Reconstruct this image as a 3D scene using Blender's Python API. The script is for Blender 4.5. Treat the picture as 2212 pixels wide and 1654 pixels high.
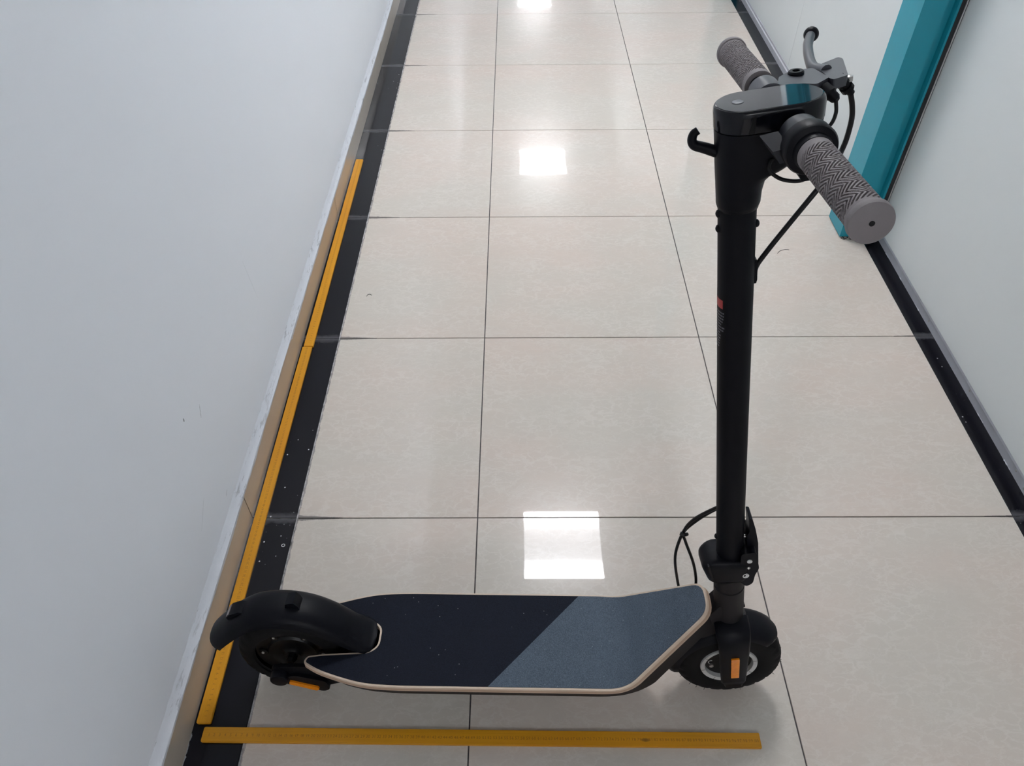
import bpy, bmesh, math, random
from mathutils import Vector, Matrix
from math import sin, cos, pi, radians, sqrt, hypot, atan2

random.seed(7)
for o in list(bpy.data.objects):
    bpy.data.objects.remove(o, do_unlink=True)
SC = bpy.context.scene
COL = SC.collection

# ------------------------------------------------------------------ camera
F_PX, PITCH, YAW, ROLL, CAM_H = 1638.3, 0.8000, -0.00856, -0.00987, 1.421
cam_d = bpy.data.cameras.new('camera'); cam = bpy.data.objects.new('camera', cam_d); COL.objects.link(cam)
cam_d.sensor_fit = 'HORIZONTAL'; cam_d.sensor_width = 36.0; cam_d.lens = 36.0 * F_PX / 2212.0
cam_d.clip_start = 0.02; cam_d.clip_end = 100
_f0 = Vector((sin(YAW), cos(YAW), 0)); _r0 = Vector((cos(YAW), -sin(YAW), 0)); _u0 = Vector((0, 0, 1))
_f = _f0 * cos(PITCH) - _u0 * sin(PITCH); _u = _u0 * cos(PITCH) + _f0 * sin(PITCH)
_r = _r0 * cos(ROLL) + _u * sin(ROLL); _u2 = _u * cos(ROLL) - _r0 * sin(ROLL)
_m = Matrix((_r, _u2, -_f)).transposed().to_4x4(); _m.translation = (0, 0, CAM_H)
cam.matrix_world = _m
SC.camera = cam

# ------------------------------------------------------------------ world, exposure
w = bpy.data.worlds.new('world'); SC.world = w; w.use_nodes = True
w.node_tree.nodes['Background'].inputs[0].default_value = (0.5, 0.55, 0.6, 1)
w.node_tree.nodes['Background'].inputs[1].default_value = 0.0
vs = SC.view_settings
vs.view_transform = 'Standard'; vs.look = 'None'; vs.gamma = 1.0; vs.use_curve_mapping = False
vs.exposure = 1.27
LAMP_POWER = 29.0            # emission of the ceiling light panels
LAMP_COLOUR = (0.985, 0.985, 1.015, 1)

# ------------------------------------------------------------------ material helpers
def new_mat(name):
    m = bpy.data.materials.new(name); m.use_nodes = True
    nt = m.node_tree
    return m, nt, nt.nodes['Principled BSDF']

def nd(nt, typ, **kw):
    n = nt.nodes.new(typ)
    for k, v in kw.items():
        if k.startswith('i_'):
            n.inputs[k[2:].replace('_', ' ')].default_value = v
        else:
            setattr(n, k, v)
    return n

def math_n(nt, op, a, b=None, c=None, clamp=False):
    n = nt.nodes.new('ShaderNodeMath'); n.operation = op; n.use_clamp = clamp
    for i, v in enumerate((a, b, c)):
        if v is None: continue
        if isinstance(v, (int, float)): n.inputs[i].default_value = v
        else: nt.links.new(v, n.inputs[i])
    return n.outputs[0]

def mix_c(nt, fac, a, b):
    n = nt.nodes.new('ShaderNodeMix'); n.data_type = 'RGBA'
    for sock, v in ((n.inputs[0], fac), (n.inputs[6], a), (n.inputs[7], b)):
        if isinstance(v, (int, float)): sock.default_value = v
        elif isinstance(v, tuple): sock.default_value = v if len(v) == 4 else (*v, 1)
        else: nt.links.new(v, sock)
    return n.outputs[2]

def ramp(nt, fac, *stops):
    n = nt.nodes.new('ShaderNodeValToRGB'); nt.links.new(fac, n.inputs[0])
    e = n.color_ramp.elements
    while len(e) < len(stops): e.new(0.5)
    for el, (p, c) in zip(e, stops):
        el.position = p; el.color = (c, c, c, 1) if isinstance(c, (int, float)) else (*c, 1)
    return n.outputs[0]

def noise(nt, vec, scale, detail=4, rough=0.55, dist=0.0):
    n = nd(nt, 'ShaderNodeTexNoise'); n.inputs['Scale'].default_value = scale
    n.inputs['Detail'].default_value = detail; n.inputs['Roughness'].default_value = rough
    n.inputs['Distortion'].default_value = dist
    if vec is not None: nt.links.new(vec, n.inputs['Vector'])
    return n.outputs['Fac']

def bump(nt, bsdf, h, strength, dist=0.001):
    b = nd(nt, 'ShaderNodeBump'); b.inputs['Strength'].default_value = strength
    b.inputs['Distance'].default_value = dist
    nt.links.new(h, b.inputs['Height']); nt.links.new(b.outputs[0], bsdf.inputs['Normal'])

def plain(name, col, rough=0.5, metal=0.0, spec=0.5, coat=0.0, coat_rough=0.05, var=0.12, scale=40.0, bmp=0.0, bscale=400.0):
    m, nt, b = new_mat(name)
    tc = nd(nt, 'ShaderNodeTexCoord').outputs['Object']
    n = noise(nt, tc, scale)
    c1 = tuple(x * (1 - var) for x in col); c2 = tuple(x * (1 + var) for x in col)
    nt.links.new(mix_c(nt, n, c1, c2), b.inputs['Base Color'])
    b.inputs['Roughness'].default_value = rough; b.inputs['Metallic'].default_value = metal
    b.inputs['Specular IOR Level'].default_value = spec
    b.inputs['Coat Weight'].default_value = coat; b.inputs['Coat Roughness'].default_value = coat_rough
    if bmp: bump(nt, b, noise(nt, tc, bscale, 2), bmp, 0.0005)
    return m

M = {}
M['plastic'] = plain('black_plastic', (0.0030, 0.0034, 0.0058), 0.42, spec=0.14, bmp=0.15, bscale=900)
M['metal'] = plain('black_coated_metal', (0.0034, 0.0034, 0.005), 0.5, spec=0.15, bmp=0.12, bscale=1200)
M['tube'] = plain('black_tube_paint', (0.0032, 0.0034, 0.0055), 0.55, spec=0.13, bmp=0.1, bscale=1200)
M['frame'] = plain('charcoal_frame_metal', (0.0125, 0.0105, 0.0115), 0.55, spec=0.25, bmp=0.2, bscale=1500)
M['rubber'] = plain('tyre_rubber', (0.0042, 0.004, 0.0043), 0.72, spec=0.2, bmp=0.2, bscale=500)
M['hub'] = plain('hub_black', (0.0022, 0.0022, 0.0026), 0.38, spec=0.25)
M['cable'] = plain('cable_sheath', (0.004, 0.0035, 0.004), 0.4, spec=0.3)
M['silver'] = plain('bright_aluminium', (0.62, 0.62, 0.61), 0.42, metal=0.35)
M['bolt'] = plain('steel_bolt', (0.5, 0.48, 0.46), 0.3, metal=0.8)
M['grip'] = plain('grey_grip_rubber', (0.205, 0.182, 0.187), 0.6, bmp=0.25, bscale=700)
M['gloss'] = plain('gloss_black_cover', (0.003, 0.0035, 0.006), 0.16, spec=0.3)
M['dash'] = plain('smoked_display_glass', (0.010, 0.010, 0.016), 0.035, spec=0.4)
M['button'] = plain('grey_power_button', (0.13, 0.14, 0.16), 0.4)
M['lever'] = plain('satin_lever_paint', (0.036, 0.038, 0.049), 0.36, spec=0.6)
M['satin'] = plain('satin_black_plastic', (0.011, 0.012, 0.017), 0.36, spec=0.4)
M['amber'] = plain('amber_reflector', (0.85, 0.25, 0.006), 0.25, coat=0.6, var=0.25, scale=260)
M['lens'] = plain('smoky_red_tail_lens', (0.11, 0.075, 0.08), 0.25, coat=0.4)
M['sticker'] = plain('black_sticker', (0.003, 0.003, 0.004), 0.5, spec=0.12)
M['red'] = plain('red_print', (0.36, 0.03, 0.03), 0.4)
M['text'] = plain('grey_print', (0.085, 0.085, 0.105), 0.4)
M['white_metal'] = plain('pale_plate', (0.62, 0.58, 0.52), 0.5)

def tape(name, c1, speck, amt):
    m, nt, b = new_mat(name)
    tc = nd(nt, 'ShaderNodeTexCoord').outputs['Object']
    n1 = noise(nt, tc, 620, 3, 0.7); n2 = noise(nt, tc, 25, 3)
    base = mix_c(nt, ramp(nt, n1, (0.38, 0.0), (0.66, 1.0)), tuple(x * 0.70 for x in c1), tuple(x * 1.38 for x in c1))
    base = mix_c(nt, ramp(nt, n2, (0.35, 0.0), (0.75, 0.22)), base, tuple(min(1, x * 1.5) for x in c1))
    v = nd(nt, 'ShaderNodeTexVoronoi'); v.inputs['Scale'].default_value = 190; nt.links.new(tc, v.inputs['Vector'])
    dot = math_n(nt, 'LESS_THAN', v.outputs['Distance'], 0.16)
    hsv = nd(nt, 'ShaderNodeSeparateColor'); nt.links.new(v.outputs['Color'], hsv.inputs[0])
    pick = math_n(nt, 'GREATER_THAN', hsv.outputs[0], amt)
    base = mix_c(nt, math_n(nt, 'MULTIPLY', dot, pick), base, speck)
    nt.links.new(base, b.inputs['Base Color']); b.inputs['Roughness'].default_value = 0.75; b.inputs['Specular IOR Level'].default_value = 0.12
    bump(nt, b, n1, 0.35, 0.0006)
    return m
M['tape_dark'] = tape('dark_grip_tape', (0.0085, 0.0108, 0.0185), (0.20, 0.21, 0.23), 0.965)
M['tape_grey'] = tape('blue_grey_grip_tape', (0.078, 0.101, 0.130), (0.2, 0.24, 0.28), 0.95)

def ply():
    m, nt, b = new_mat('plywood_edge')
    a = nd(nt, 'ShaderNodeAttribute', attribute_name='layer').outputs['Fac']
    c = mix_c(nt, ramp(nt, a, (0.0, 1.0), (0.18, 0.6), (0.26, 1.0), (0.56, 1.0), (0.66, 0.0)), (0.66, 0.53, 0.41), (0.43, 0.29, 0.20))
    tc = nd(nt, 'ShaderNodeTexCoord').outputs['Object']
    c = mix_c(nt, math_n(nt, 'MULTIPLY', noise(nt, tc, 120), 0.35), c, (0.33, 0.24, 0.18))
    nt.links.new(c, b.inputs['Base Color']); b.inputs['Roughness'].default_value = 0.55
    return m
M['ply'] = ply()

T, TX0, TY0 = 0.5928, -0.0878, 0.9622     # floor module and one joint crossing
XL, XR = -0.493, 1.101                    # inner edges of the black border strips
WL, WR = -0.601, 1.156                    # wall planes
BBX = -0.5895                             # face of the left baseboard

def tile_mat():
    m, nt, b = new_mat('polished_beige_tile')
    geo = nd(nt, 'ShaderNodeNewGeometry').outputs['Position']
    rnd = nd(nt, 'ShaderNodeObjectInfo').outputs['Random']
    off = nd(nt, 'ShaderNodeCombineXYZ'); nt.links.new(math_n(nt, 'MULTIPLY', rnd, 37.0), off.inputs[0]); nt.links.new(math_n(nt, 'MULTIPLY', rnd, 91.0), off.inputs[1])
    add = nd(nt, 'ShaderNodeVectorMath', operation='ADD'); nt.links.new(geo, add.inputs[0]); nt.links.new(off.outputs[0], add.inputs[1])
    mp = nd(nt, 'ShaderNodeMapping'); mp.inputs['Scale'].default_value = (0.72, 1.3, 1); nt.links.new(add.outputs[0], mp.inputs[0])
    vec = mp.outputs[0]
    # distorted coordinates for wispy veins
    nz = nd(nt, 'ShaderNodeTexNoise'); nz.inputs['Scale'].default_value = 24; nz.inputs['Detail'].default_value = 6; nz.inputs['Roughness'].default_value = 0.65
    nt.links.new(vec, nz.inputs['Vector'])
    sc = nd(nt, 'ShaderNodeVectorMath', operation='MULTIPLY_ADD'); nt.links.new(nz.outputs['Color'], sc.inputs[0]); sc.inputs[1].default_value = (0.075, 0.075, 0); nt.links.new(vec, sc.inputs[2])
    v = nd(nt, 'ShaderNodeTexVoronoi', feature='DISTANCE_TO_EDGE'); v.inputs['Scale'].default_value = 40; nt.links.new(sc.outputs[0], v.inputs['Vector'])
    v2 = nd(nt, 'ShaderNodeTexVoronoi', feature='DISTANCE_TO_EDGE'); v2.inputs['Scale'].default_value = 70; nt.links.new(sc.outputs[0], v2.inputs['Vector'])
    patch = ramp(nt, noise(nt, vec, 9, 3), (0.30, 0.0), (0.58, 1.0))
    patch2 = ramp(nt, noise(nt, vec, 13, 3), (0.40, 0.0), (0.62, 1.0))
    vein = math_n(nt, 'MULTIPLY', ramp(nt, v.outputs['Distance'], (0.0, 1.0), (0.05, 0.45), (0.12, 0.0)), patch)
    vein2 = math_n(nt, 'MULTIPLY', ramp(nt, v2.outputs['Distance'], (0.0, 1.0), (0.07, 0.0)), patch2)
    vein = math_n(nt, 'ADD', vein, math_n(nt, 'MULTIPLY', vein2, 0.7), clamp=True)
    warm = noise(nt, vec, 2.4, 2)
    base = mix_c(nt, ramp(nt, warm, (0.4, 0.0), (0.62, 1.0)), (0.572, 0.525, 0.463), (0.602, 0.515, 0.450))
    base = mix_c(nt, ramp(nt, noise(nt, vec, 26, 5, 0.7), (0.3, 0.0), (0.75, 0.30)), base, (0.50, 0.463, 0.42))
    base = mix_c(nt, math_n(nt, 'MULTIPLY', vein, 0.32), base, (0.72, 0.68, 0.625))
    # dark grime that has settled beside the joints near the border strips
    sp = nd(nt, 'ShaderNodeSeparateXYZ'); nt.links.new(geo, sp.inputs[0])
    fy = math_n(nt, 'ABSOLUTE', math_n(nt, 'SUBTRACT', math_n(nt, 'FRACT', math_n(nt, 'ADD', math_n(nt, 'DIVIDE', math_n(nt, 'SUBTRACT', sp.outputs[1], TY0), T), 100.5)), 0.5))
    fy = math_n(nt, 'MULTIPLY', fy, T)
    near_l = math_n(nt, 'SUBTRACT', 1.0, math_n(nt, 'DIVIDE', math_n(nt, 'SUBTRACT', sp.outputs[0], XL), 0.13), clamp=True)
    near_r = math_n(nt, 'MULTIPLY', math_n(nt, 'SUBTRACT', 1.0, math_n(nt, 'DIVIDE', math_n(nt, 'SUBTRACT', XR, sp.outputs[0]), 0.10), clamp=True), 0.45)
    wid = math_n(nt, 'MULTIPLY', math_n(nt, 'MULTIPLY', math_n(nt, 'MAXIMUM', near_l, near_r), 0.011), math_n(nt, 'ADD', noise(nt, geo, 55, 4, 0.7), 0.15))
    grime = math_n(nt, 'LESS_THAN', fy, wid)
    base = mix_c(nt, math_n(nt, 'MULTIPLY', grime, 0.75), base, (0.13, 0.12, 0.12))
    # ragged pale grey grout smeared over the tile rim beside the black strips
    dl = math_n(nt, 'ABSOLUTE', math_n(nt, 'SUBTRACT', sp.outputs[0], XL))
    sm = math_n(nt, 'LESS_THAN', dl, math_n(nt, 'MULTIPLY', noise(nt, geo, 48, 4, 0.7), 0.0115))
    base = mix_c(nt, math_n(nt, 'MULTIPLY', sm, 0.65), base, (0.22, 0.205, 0.21))
    nt.links.new(base, b.inputs['Base Color'])
    b.inputs['Roughness'].default_value = 0.19; b.inputs['Specular IOR Level'].default_value = 0.09
    b.inputs['Coat Weight'].default_value = 0.68; b.inputs['Coat Roughness'].default_value = 0.018; b.inputs['Coat IOR'].default_value = 1.5
    return m
M['tile'] = tile_mat()

def strip_mat():
    m, nt, b = new_mat('polished_black_tile')
    geo = nd(nt, 'ShaderNodeNewGeometry').outputs['Position']
    base = mix_c(nt, noise(nt, geo, 60, 4), (0.0035, 0.0035, 0.0065), (0.006, 0.006, 0.0095))
    # paint and plaster specks
    v = nd(nt, 'ShaderNodeTexVoronoi', voronoi_dimensions='2D'); v.inputs['Scale'].default_value = 62; nt.links.new(geo, v.inputs['Vector'])
    sc = nd(nt, 'ShaderNodeSeparateColor'); nt.links.new(v.outputs['Color'], sc.inputs[0])
    r = math_n(nt, 'MULTIPLY', math_n(nt, 'POWER', sc.outputs[1], 2.0), 0.13)
    speck = math_n(nt, 'MULTIPLY', math_n(nt, 'LESS_THAN', v.outputs['Distance'], r), math_n(nt, 'GREATER_THAN', sc.outputs[0], 0.72))
    sy = nd(nt, 'ShaderNodeSeparateXYZ'); nt.links.new(geo, sy.inputs[0])
    clus = ramp(nt, noise(nt, geo, 3.1, 2), (0.61, 0.0), (0.66, 1.0))
    clus = math_n(nt, 'MAXIMUM', clus, math_n(nt, 'LESS_THAN', math_n(nt, 'ABSOLUTE', math_n(nt, 'SUBTRACT', sy.outputs[1], 0.945)), 0.105))
    base = mix_c(nt, math_n(nt, 'MULTIPLY', speck, clus), base, (0.62, 0.63, 0.66))
    # dusty smear along the cross joints
    sp = nd(nt, 'ShaderNodeSeparateXYZ'); nt.links.new(geo, sp.inputs[0])
    fy = math_n(nt, 'ABSOLUTE', math_n(nt, 'SUBTRACT', math_n(nt, 'FRACT', math_n(nt, 'ADD', math_n(nt, 'DIVIDE', math_n(nt, 'SUBTRACT', sp.outputs[1], TY0), T), 100.5)), 0.5))
    fy = math_n(nt, 'MULTIPLY', fy, T)
    d = math_n(nt, 'SUBTRACT', 1.0, math_n(nt, 'DIVIDE', fy, math_n(nt, 'MULTIPLY', noise(nt, geo, 40, 4, 0.7), 0.034)), clamp=True)
    base = mix_c(nt, math_n(nt, 'MULTIPLY', d, 0.24), base, (0.34, 0.34, 0.37))
    # thin plaster line left along the baseboard
    dl = math_n(nt, 'SUBTRACT', sp.outputs[0], BBX)
    ln = math_n(nt, 'LESS_THAN', dl, math_n(nt, 'MULTIPLY', math_n(nt, 'SUBTRACT', noise(nt, geo, 90, 4, 0.75), 0.42), 0.012))
    base = mix_c(nt, math_n(nt, 'MULTIPLY', math_n(nt, 'MULTIPLY', ln, 0.5), math_n(nt, 'LESS_THAN', sp.outputs[1], 0.50)), base, (0.35, 0.35, 0.37))
    nt.links.new(base, b.inputs['Base Color'])
    b.inputs['Roughness'].default_value = 0.22; b.inputs['Specular IOR Level'].default_value = 0.2
    b.inputs['Coat Weight'].default_value = 0.12; b.inputs['Coat Roughness'].default_value = 0.05
    return m
M['strip'] = strip_mat()

def grout_mat():
    m, nt, b = new_mat('floor_grout')
    geo = nd(nt, 'ShaderNodeNewGeometry').outputs['Position']
    sp = nd(nt, 'ShaderNodeSeparateXYZ'); nt.links.new(geo, sp.inputs[0])
    n = noise(nt, geo, 60, 4, 0.7)
    dark = mix_c(nt, ramp(nt, n, (0.35, 0.0), (0.8, 1.0)), (0.045, 0.04, 0.042), (0.13, 0.12, 0.12))
    pale = mix_c(nt, ramp(nt, noise(nt, geo, 45, 4, 0.7), (0.35, 0.0), (0.6, 1.0)), (0.12, 0.12, 0.125), (0.55, 0.54, 0.54))
    side = math_n(nt, 'MAXIMUM', math_n(nt, 'LESS_THAN', sp.outputs[0], XL + 0.004), math_n(nt, 'GREATER_THAN', sp.outputs[0], XR - 0.002))
    nt.links.new(mix_c(nt, side, dark, pale), b.inputs['Base Color']); b.inputs['Roughness'].default_value = 0.8
    return m
M['grout'] = grout_mat()

def wall_mat():
    m, nt, b = new_mat('white_emulsion_paint')
    geo = nd(nt, 'ShaderNodeNewGeometry').outputs['Position']
    base = mix_c(nt, noise(nt, geo, 3, 3), (0.815, 0.845, 0.90), (0.84, 0.868, 0.92))
    sp = nd(nt, 'ShaderNodeSeparateXYZ'); nt.links.new(geo, sp.inputs[0])
    def spot(y, z, ry, rz, rot=0.0):
        dy = math_n(nt, 'SUBTRACT', sp.outputs[1], y); dz = math_n(nt, 'SUBTRACT', sp.outputs[2], z)
        a = math_n(nt, 'ADD', math_n(nt, 'MULTIPLY', dy, cos(rot)), math_n(nt, 'MULTIPLY', dz, sin(rot)))
        c = math_n(nt, 'SUBTRACT', math_n(nt, 'MULTIPLY', dz, cos(rot)), math_n(nt, 'MULTIPLY', dy, sin(rot)))
        q = math_n(nt, 'ADD', math_n(nt, 'POWER', math_n(nt, 'ABSOLUTE', math_n(nt, 'DIVIDE', a, ry)), 2.0), math_n(nt, 'POWER', math_n(nt, 'ABSOLUTE', math_n(nt, 'DIVIDE', c, rz)), 2.0))
        q = math_n(nt, 'ADD', q, math_n(nt, 'MULTIPLY', math_n(nt, 'SUBTRACT', noise(nt, geo, 160, 2), 0.5), 2.2))
        return math_n(nt, 'LESS_THAN', q, 1.0)
    for (y, z, ry, rz, rot, k) in WALL_MARKS:
        base = mix_c(nt, math_n(nt, 'MULTIPLY', spot(y, z, ry, rz, rot), k), base, (0.12, 0.12, 0.13))
    # grey rub marks low on the wall, just above the ledge
    low = math_n(nt, 'SUBTRACT', 1.0, math_n(nt, 'DIVIDE', math_n(nt, 'SUBTRACT', sp.outputs[2], 0.085), 0.016), clamp=True)
    st = nd(nt, 'ShaderNodeMapping'); st.inputs['Scale'].default_value = (1, 9, 60); nt.links.new(geo, st.inputs[0])
    rub = math_n(nt, 'MULTIPLY', ramp(nt, noise(nt, st.outputs[0], 3, 4, 0.7), (0.55, 0.0), (0.64, 1.0)), low)
    base = mix_c(nt, math_n(nt, 'MULTIPLY', rub, 0.5), base, (0.26, 0.26, 0.29))
    nt.links.new(base, b.inputs['Base Color']); b.inputs['Roughness'].default_value = 0.6; b.inputs['Specular IOR Level'].default_value = 0.3
    bump(nt, b, noise(nt, geo, 120, 3), 0.12, 0.001)
    return m
# (along wall, height, half length, half height, rotation, strength)
WALL_MARKS = [(0.905, 0.396, 0.0022, 0.0040, 0.0, 0.7), (0.965, 0.355, 0.0009, 0.014, -0.5, 0.55),
              (0.93, 0.14, 0.008, 0.0012, 0.5, 0.35),
              (0.83, 0.21, 0.030, 0.0012, 0.6, 0.16), (1.36, 0.36, 0.0013, 0.06, 0.15, 0.10)]
M['wall'] = wall_mat()
def ledge_mat():
    m, nt, b = new_mat('thick_white_paint')
    geo = nd(nt, 'ShaderNodeNewGeometry').outputs['Position']
    base = mix_c(nt, noise(nt, geo, 30, 3), (0.60, 0.625, 0.675), (0.68, 0.70, 0.75))
    st = nd(nt, 'ShaderNodeMapping'); st.inputs['Scale'].default_value = (90, 14, 90); nt.links.new(geo, st.inputs[0])
    rub = ramp(nt, noise(nt, st.outputs[0], 1.0, 5, 0.75), (0.555, 0.0), (0.63, 1.0))
    far = ramp(nt, noise(nt, geo, 4, 2), (0.36, 0.0), (0.52, 1.0))
    base = mix_c(nt, math_n(nt, 'MULTIPLY', math_n(nt, 'MULTIPLY', rub, far), 0.6), base, (0.20, 0.20, 0.22))
    nt.links.new(base, b.inputs['Base Color']); b.inputs['Roughness'].default_value = 0.6; b.inputs['Specular IOR Level'].default_value = 0.3
    bump(nt, b, noise(nt, geo, 60, 3), 0.4, 0.001)
    return m
M['ledge'] = ledge_mat()
M['base'] = plain('beige_baseboard_tile', (0.49, 0.432, 0.365), 0.28, var=0.07, scale=25, coat=0.3, coat_rough=0.1)
M['joint'] = plain('dark_joint', (0.05, 0.045, 0.04), 0.8)

def panel_mat():
    m, nt, b = new_mat('pale_laminate_panel')
    geo = nd(nt, 'ShaderNodeNewGeometry').outputs['Position']
    nt.links.new(mix_c(nt, noise(nt, geo, 6, 3), (0.66, 0.70, 0.70), (0.69, 0.725, 0.725)), b.inputs['Base Color'])
    b.inputs['Roughness'].default_value = 0.5; b.inputs['Specular IOR Level'].default_value = 0.28
    bump(nt, b, noise(nt, geo, 700, 2), 0.06, 0.0005)
    return m
M['panel'] = panel_mat()
M['seam'] = plain('grey_seam', (0.42, 0.44, 0.45), 0.6)
M['rail'] = plain('satin_aluminium_channel', (0.50, 0.51, 0.55), 0.45, metal=0.1, var=0.12, scale=30)
M['teal'] = plain('teal_powder_coat', (0.010, 0.30, 0.395), 0.36, var=0.05, scale=20, bmp=0.15, bscale=500)
M['gasket'] = plain('black_gasket', (0.02, 0.02, 0.022), 0.5)
M['ceiling'] = plain('white_ceiling_board', (0.72, 0.73, 0.74), 0.8, var=0.03)
M['ferule'] = plain('white_lamp_frame', (0.8, 0.8, 0.8), 0.4)

def ruler_mat():
    m, nt, b = new_mat('varnished_yellow_wood')
    tc = nd(nt, 'ShaderNodeTexCoord').outputs['Object']
    mp = nd(nt, 'ShaderNodeMapping'); mp.inputs['Scale'].default_value = (1.2, 60, 60); nt.links.new(tc, mp.inputs[0])
    g = noise(nt, mp.outputs[0], 3, 5, 0.6, 0.4)
    c = mix_c(nt, ramp(nt, g, (0.3, 0.0), (0.75, 1.0)), (0.71, 0.325, 0.012), (0.60, 0.265, 0.010))
    c = mix_c(nt, ramp(nt, noise(nt, tc, 2.2, 2), (0.5, 0.0), (0.66, 0.35)), c, (0.56, 0.205, 0.008))
    # a knot
    sp = nd(nt, 'ShaderNodeSeparateXYZ'); nt.links.new(tc, sp.inputs[0])
    dx = math_n(nt, 'DIVIDE', math_n(nt, 'SUBTRACT', sp.outputs[0], 0.795), 0.011); dy = math_n(nt, 'DIVIDE', math_n(nt, 'SUBTRACT', sp.outputs[1], 0.0115), 0.0042)
    q = math_n(nt, 'ADD', math_n(nt, 'MULTIPLY', dx, dx), math_n(nt, 'MULTIPLY', dy, dy))
    kn = ramp(nt, math_n(nt, 'ADD', q, math_n(nt, 'MULTIPLY', noise(nt, tc, 300, 3), 0.5)), (0.25, 1.0), (1.0, 0.0))
    has = nd(nt, 'ShaderNodeAttribute', attribute_name='knot', attribute_type='OBJECT').outputs['Fac']
    c = mix_c(nt, math_n(nt, 'MULTIPLY', math_n(nt, 'MULTIPLY', kn, has), 0.75), c, (0.05, 0.03, 0.02))
    nt.links.new(c, b.inputs['Base Color']); b.inputs['Roughness'].default_value = 0.38
    b.inputs['Specular IOR Level'].default_value = 0.4
    b.inputs['Coat Weight'].default_value = 0.0
    bump(nt, b, g, 0.08, 0.0005)
    return m
M['ruler'] = ruler_mat()
M['ink'] = plain('faded_brown_ink', (0.33, 0.135, 0.006), 0.5, var=0.3, scale=120)

def lamp_mat():
    m, nt, b = new_mat('light_panel_diffuser')
    nt.nodes.remove(b)
    em = nd(nt, 'ShaderNodeEmission'); em.inputs[0].default_value = LAMP_COLOUR
    # edge-lit panel: the two ends that hold the tubes are brighter than the middle
    tc = nd(nt, 'ShaderNodeTexCoord').outputs['Object']
    sp = nd(nt, 'ShaderNodeSeparateXYZ'); nt.links.new(tc, sp.inputs[0])
    prof = ramp(nt, math_n(nt, 'DIVIDE', math_n(nt, 'ABSOLUTE', sp.outputs[1]), 0.257), (0.0, 0.050), (0.45, 0.068), (0.72, 0.27), (0.86, 1.0))
    nt.links.new(math_n(nt, 'MULTIPLY', prof, LAMP_POWER * 2.92), em.inputs[1])
    nt.links.new(em.outputs[0], nt.nodes['Material Output'].inputs[0])
    return m
M['lamp'] = lamp_mat()

# ------------------------------------------------------------------ object helpers
def link(name, bm, mat, parent=None, smooth=False, angle=40):
    me = bpy.data.meshes.new(name)
    bmesh.ops.recalc_face_normals(bm, faces=bm.faces[:])
    bm.to_mesh(me); bm.free()
    return link_mesh(name, me, mat, parent, smooth, angle)

def link_mesh(name, me, mat, parent=None, smooth=False, angle=40):
    if mat is not None and len(me.materials) == 0: me.materials.append(M[mat] if isinstance(mat, str) else mat)
    if smooth:
        me.polygons.foreach_set('use_smooth', [True] * len(me.polygons))
        try: me.set_sharp_from_angle(angle=radians(angle))
        except Exception: pass
    o = bpy.data.objects.new(name, me); COL.objects.link(o)
    if parent is not None: o.parent = parent
    return o

def tag(o, label=None, cat=None, group=None, kind=None):
    if label: o['label'] = label
    if cat: o['category'] = cat
    if group: o['group'] = group
    if kind: o['kind'] = kind
    return o

def bevel(bm, w, seg=2, ang=30):
    es = [e for e in bm.edges if len(e.link_faces) == 2 and e.calc_face_angle(0) > radians(ang)]
    if es: bmesh.ops.bevel(bm, geom=es, offset=w, segments=seg, affect='EDGES', profile=0.6, clamp_overlap=True)

def box(lo, hi, bm=None):
    bm = bm or bmesh.new()
    x0, y0, z0 = lo; x1, y1, z1 = hi
    v = [bm.verts.new(p) for p in ((x0,y0,z0),(x1,y0,z0),(x1,y1,z0),(x0,y1,z0),(x0,y0,z1),(x1,y0,z1),(x1,y1,z1),(x0,y1,z1))]
    for f in ((3,2,1,0),(4,5,6,7),(0,1,5,4),(1,2,6,5),(2,3,7,6),(3,0,4,7)): bm.faces.new([v[i] for i in f])
    return bm

def rings(bm, ringlist, cap0=True, cap1=True, closed=True):
    """join successive rings of points"""
    R = [[bm.verts.new(p) for p in r] for r in ringlist]
    n = len(R[0])
    for a, b in zip(R, R[1:]):
        for i in range(n if closed else n - 1):
            j = (i + 1) % n
            bm.faces.new((a[i], a[j], b[j], b[i]))
    if cap0: bm.faces.new(R[0][::-1])
    if cap1: bm.faces.new(R[-1])
    return R

def frame(d):
    d = Vector(d).normalized()
    a = Vector((0, 0, 1)) if abs(d.z) < 0.9 else Vector((1, 0, 0))
    u = d.cross(a).normalized(); v = d.cross(u).normalized()
    return u, v

def lathe(origin, axis, prof, seg=32, cap0=True, cap1=True, bm=None, rmod=None):
    """prof: (distance along axis, radius)"""
    bm = bm or bmesh.new()
    o = Vector(origin); d = Vector(axis).normalized(); u, v = frame(d)
    R = []
    for k, (t, r) in enumerate(prof):
        R.append([o + d * t + (u * cos(2*pi*i/seg) + v * sin(2*pi*i/seg)) * (r + (rmod(k, i) if rmod else 0)) for i in range(seg)])
    rings(bm, R, cap0, cap1)
    return bm

def smooth_pts(pts, n=8):
    """Catmull-Rom through the points"""
    P = [Vector(p) for p in pts]; P = [2*P[0]-P[1]] + P + [2*P[-1]-P[-2]]
    out = []
    for i in range(1, len(P) - 2):
        for k in range(n):
            t = k / n; a, b, c, d = P[i-1:i+3]
            out.append(0.5 * ((2*b) + (c-a)*t + (2*a-5*b+4*c-d)*t*t + (3*b-a-3*c+d)*t**3))
    out.append(P[-2])
    return out

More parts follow.
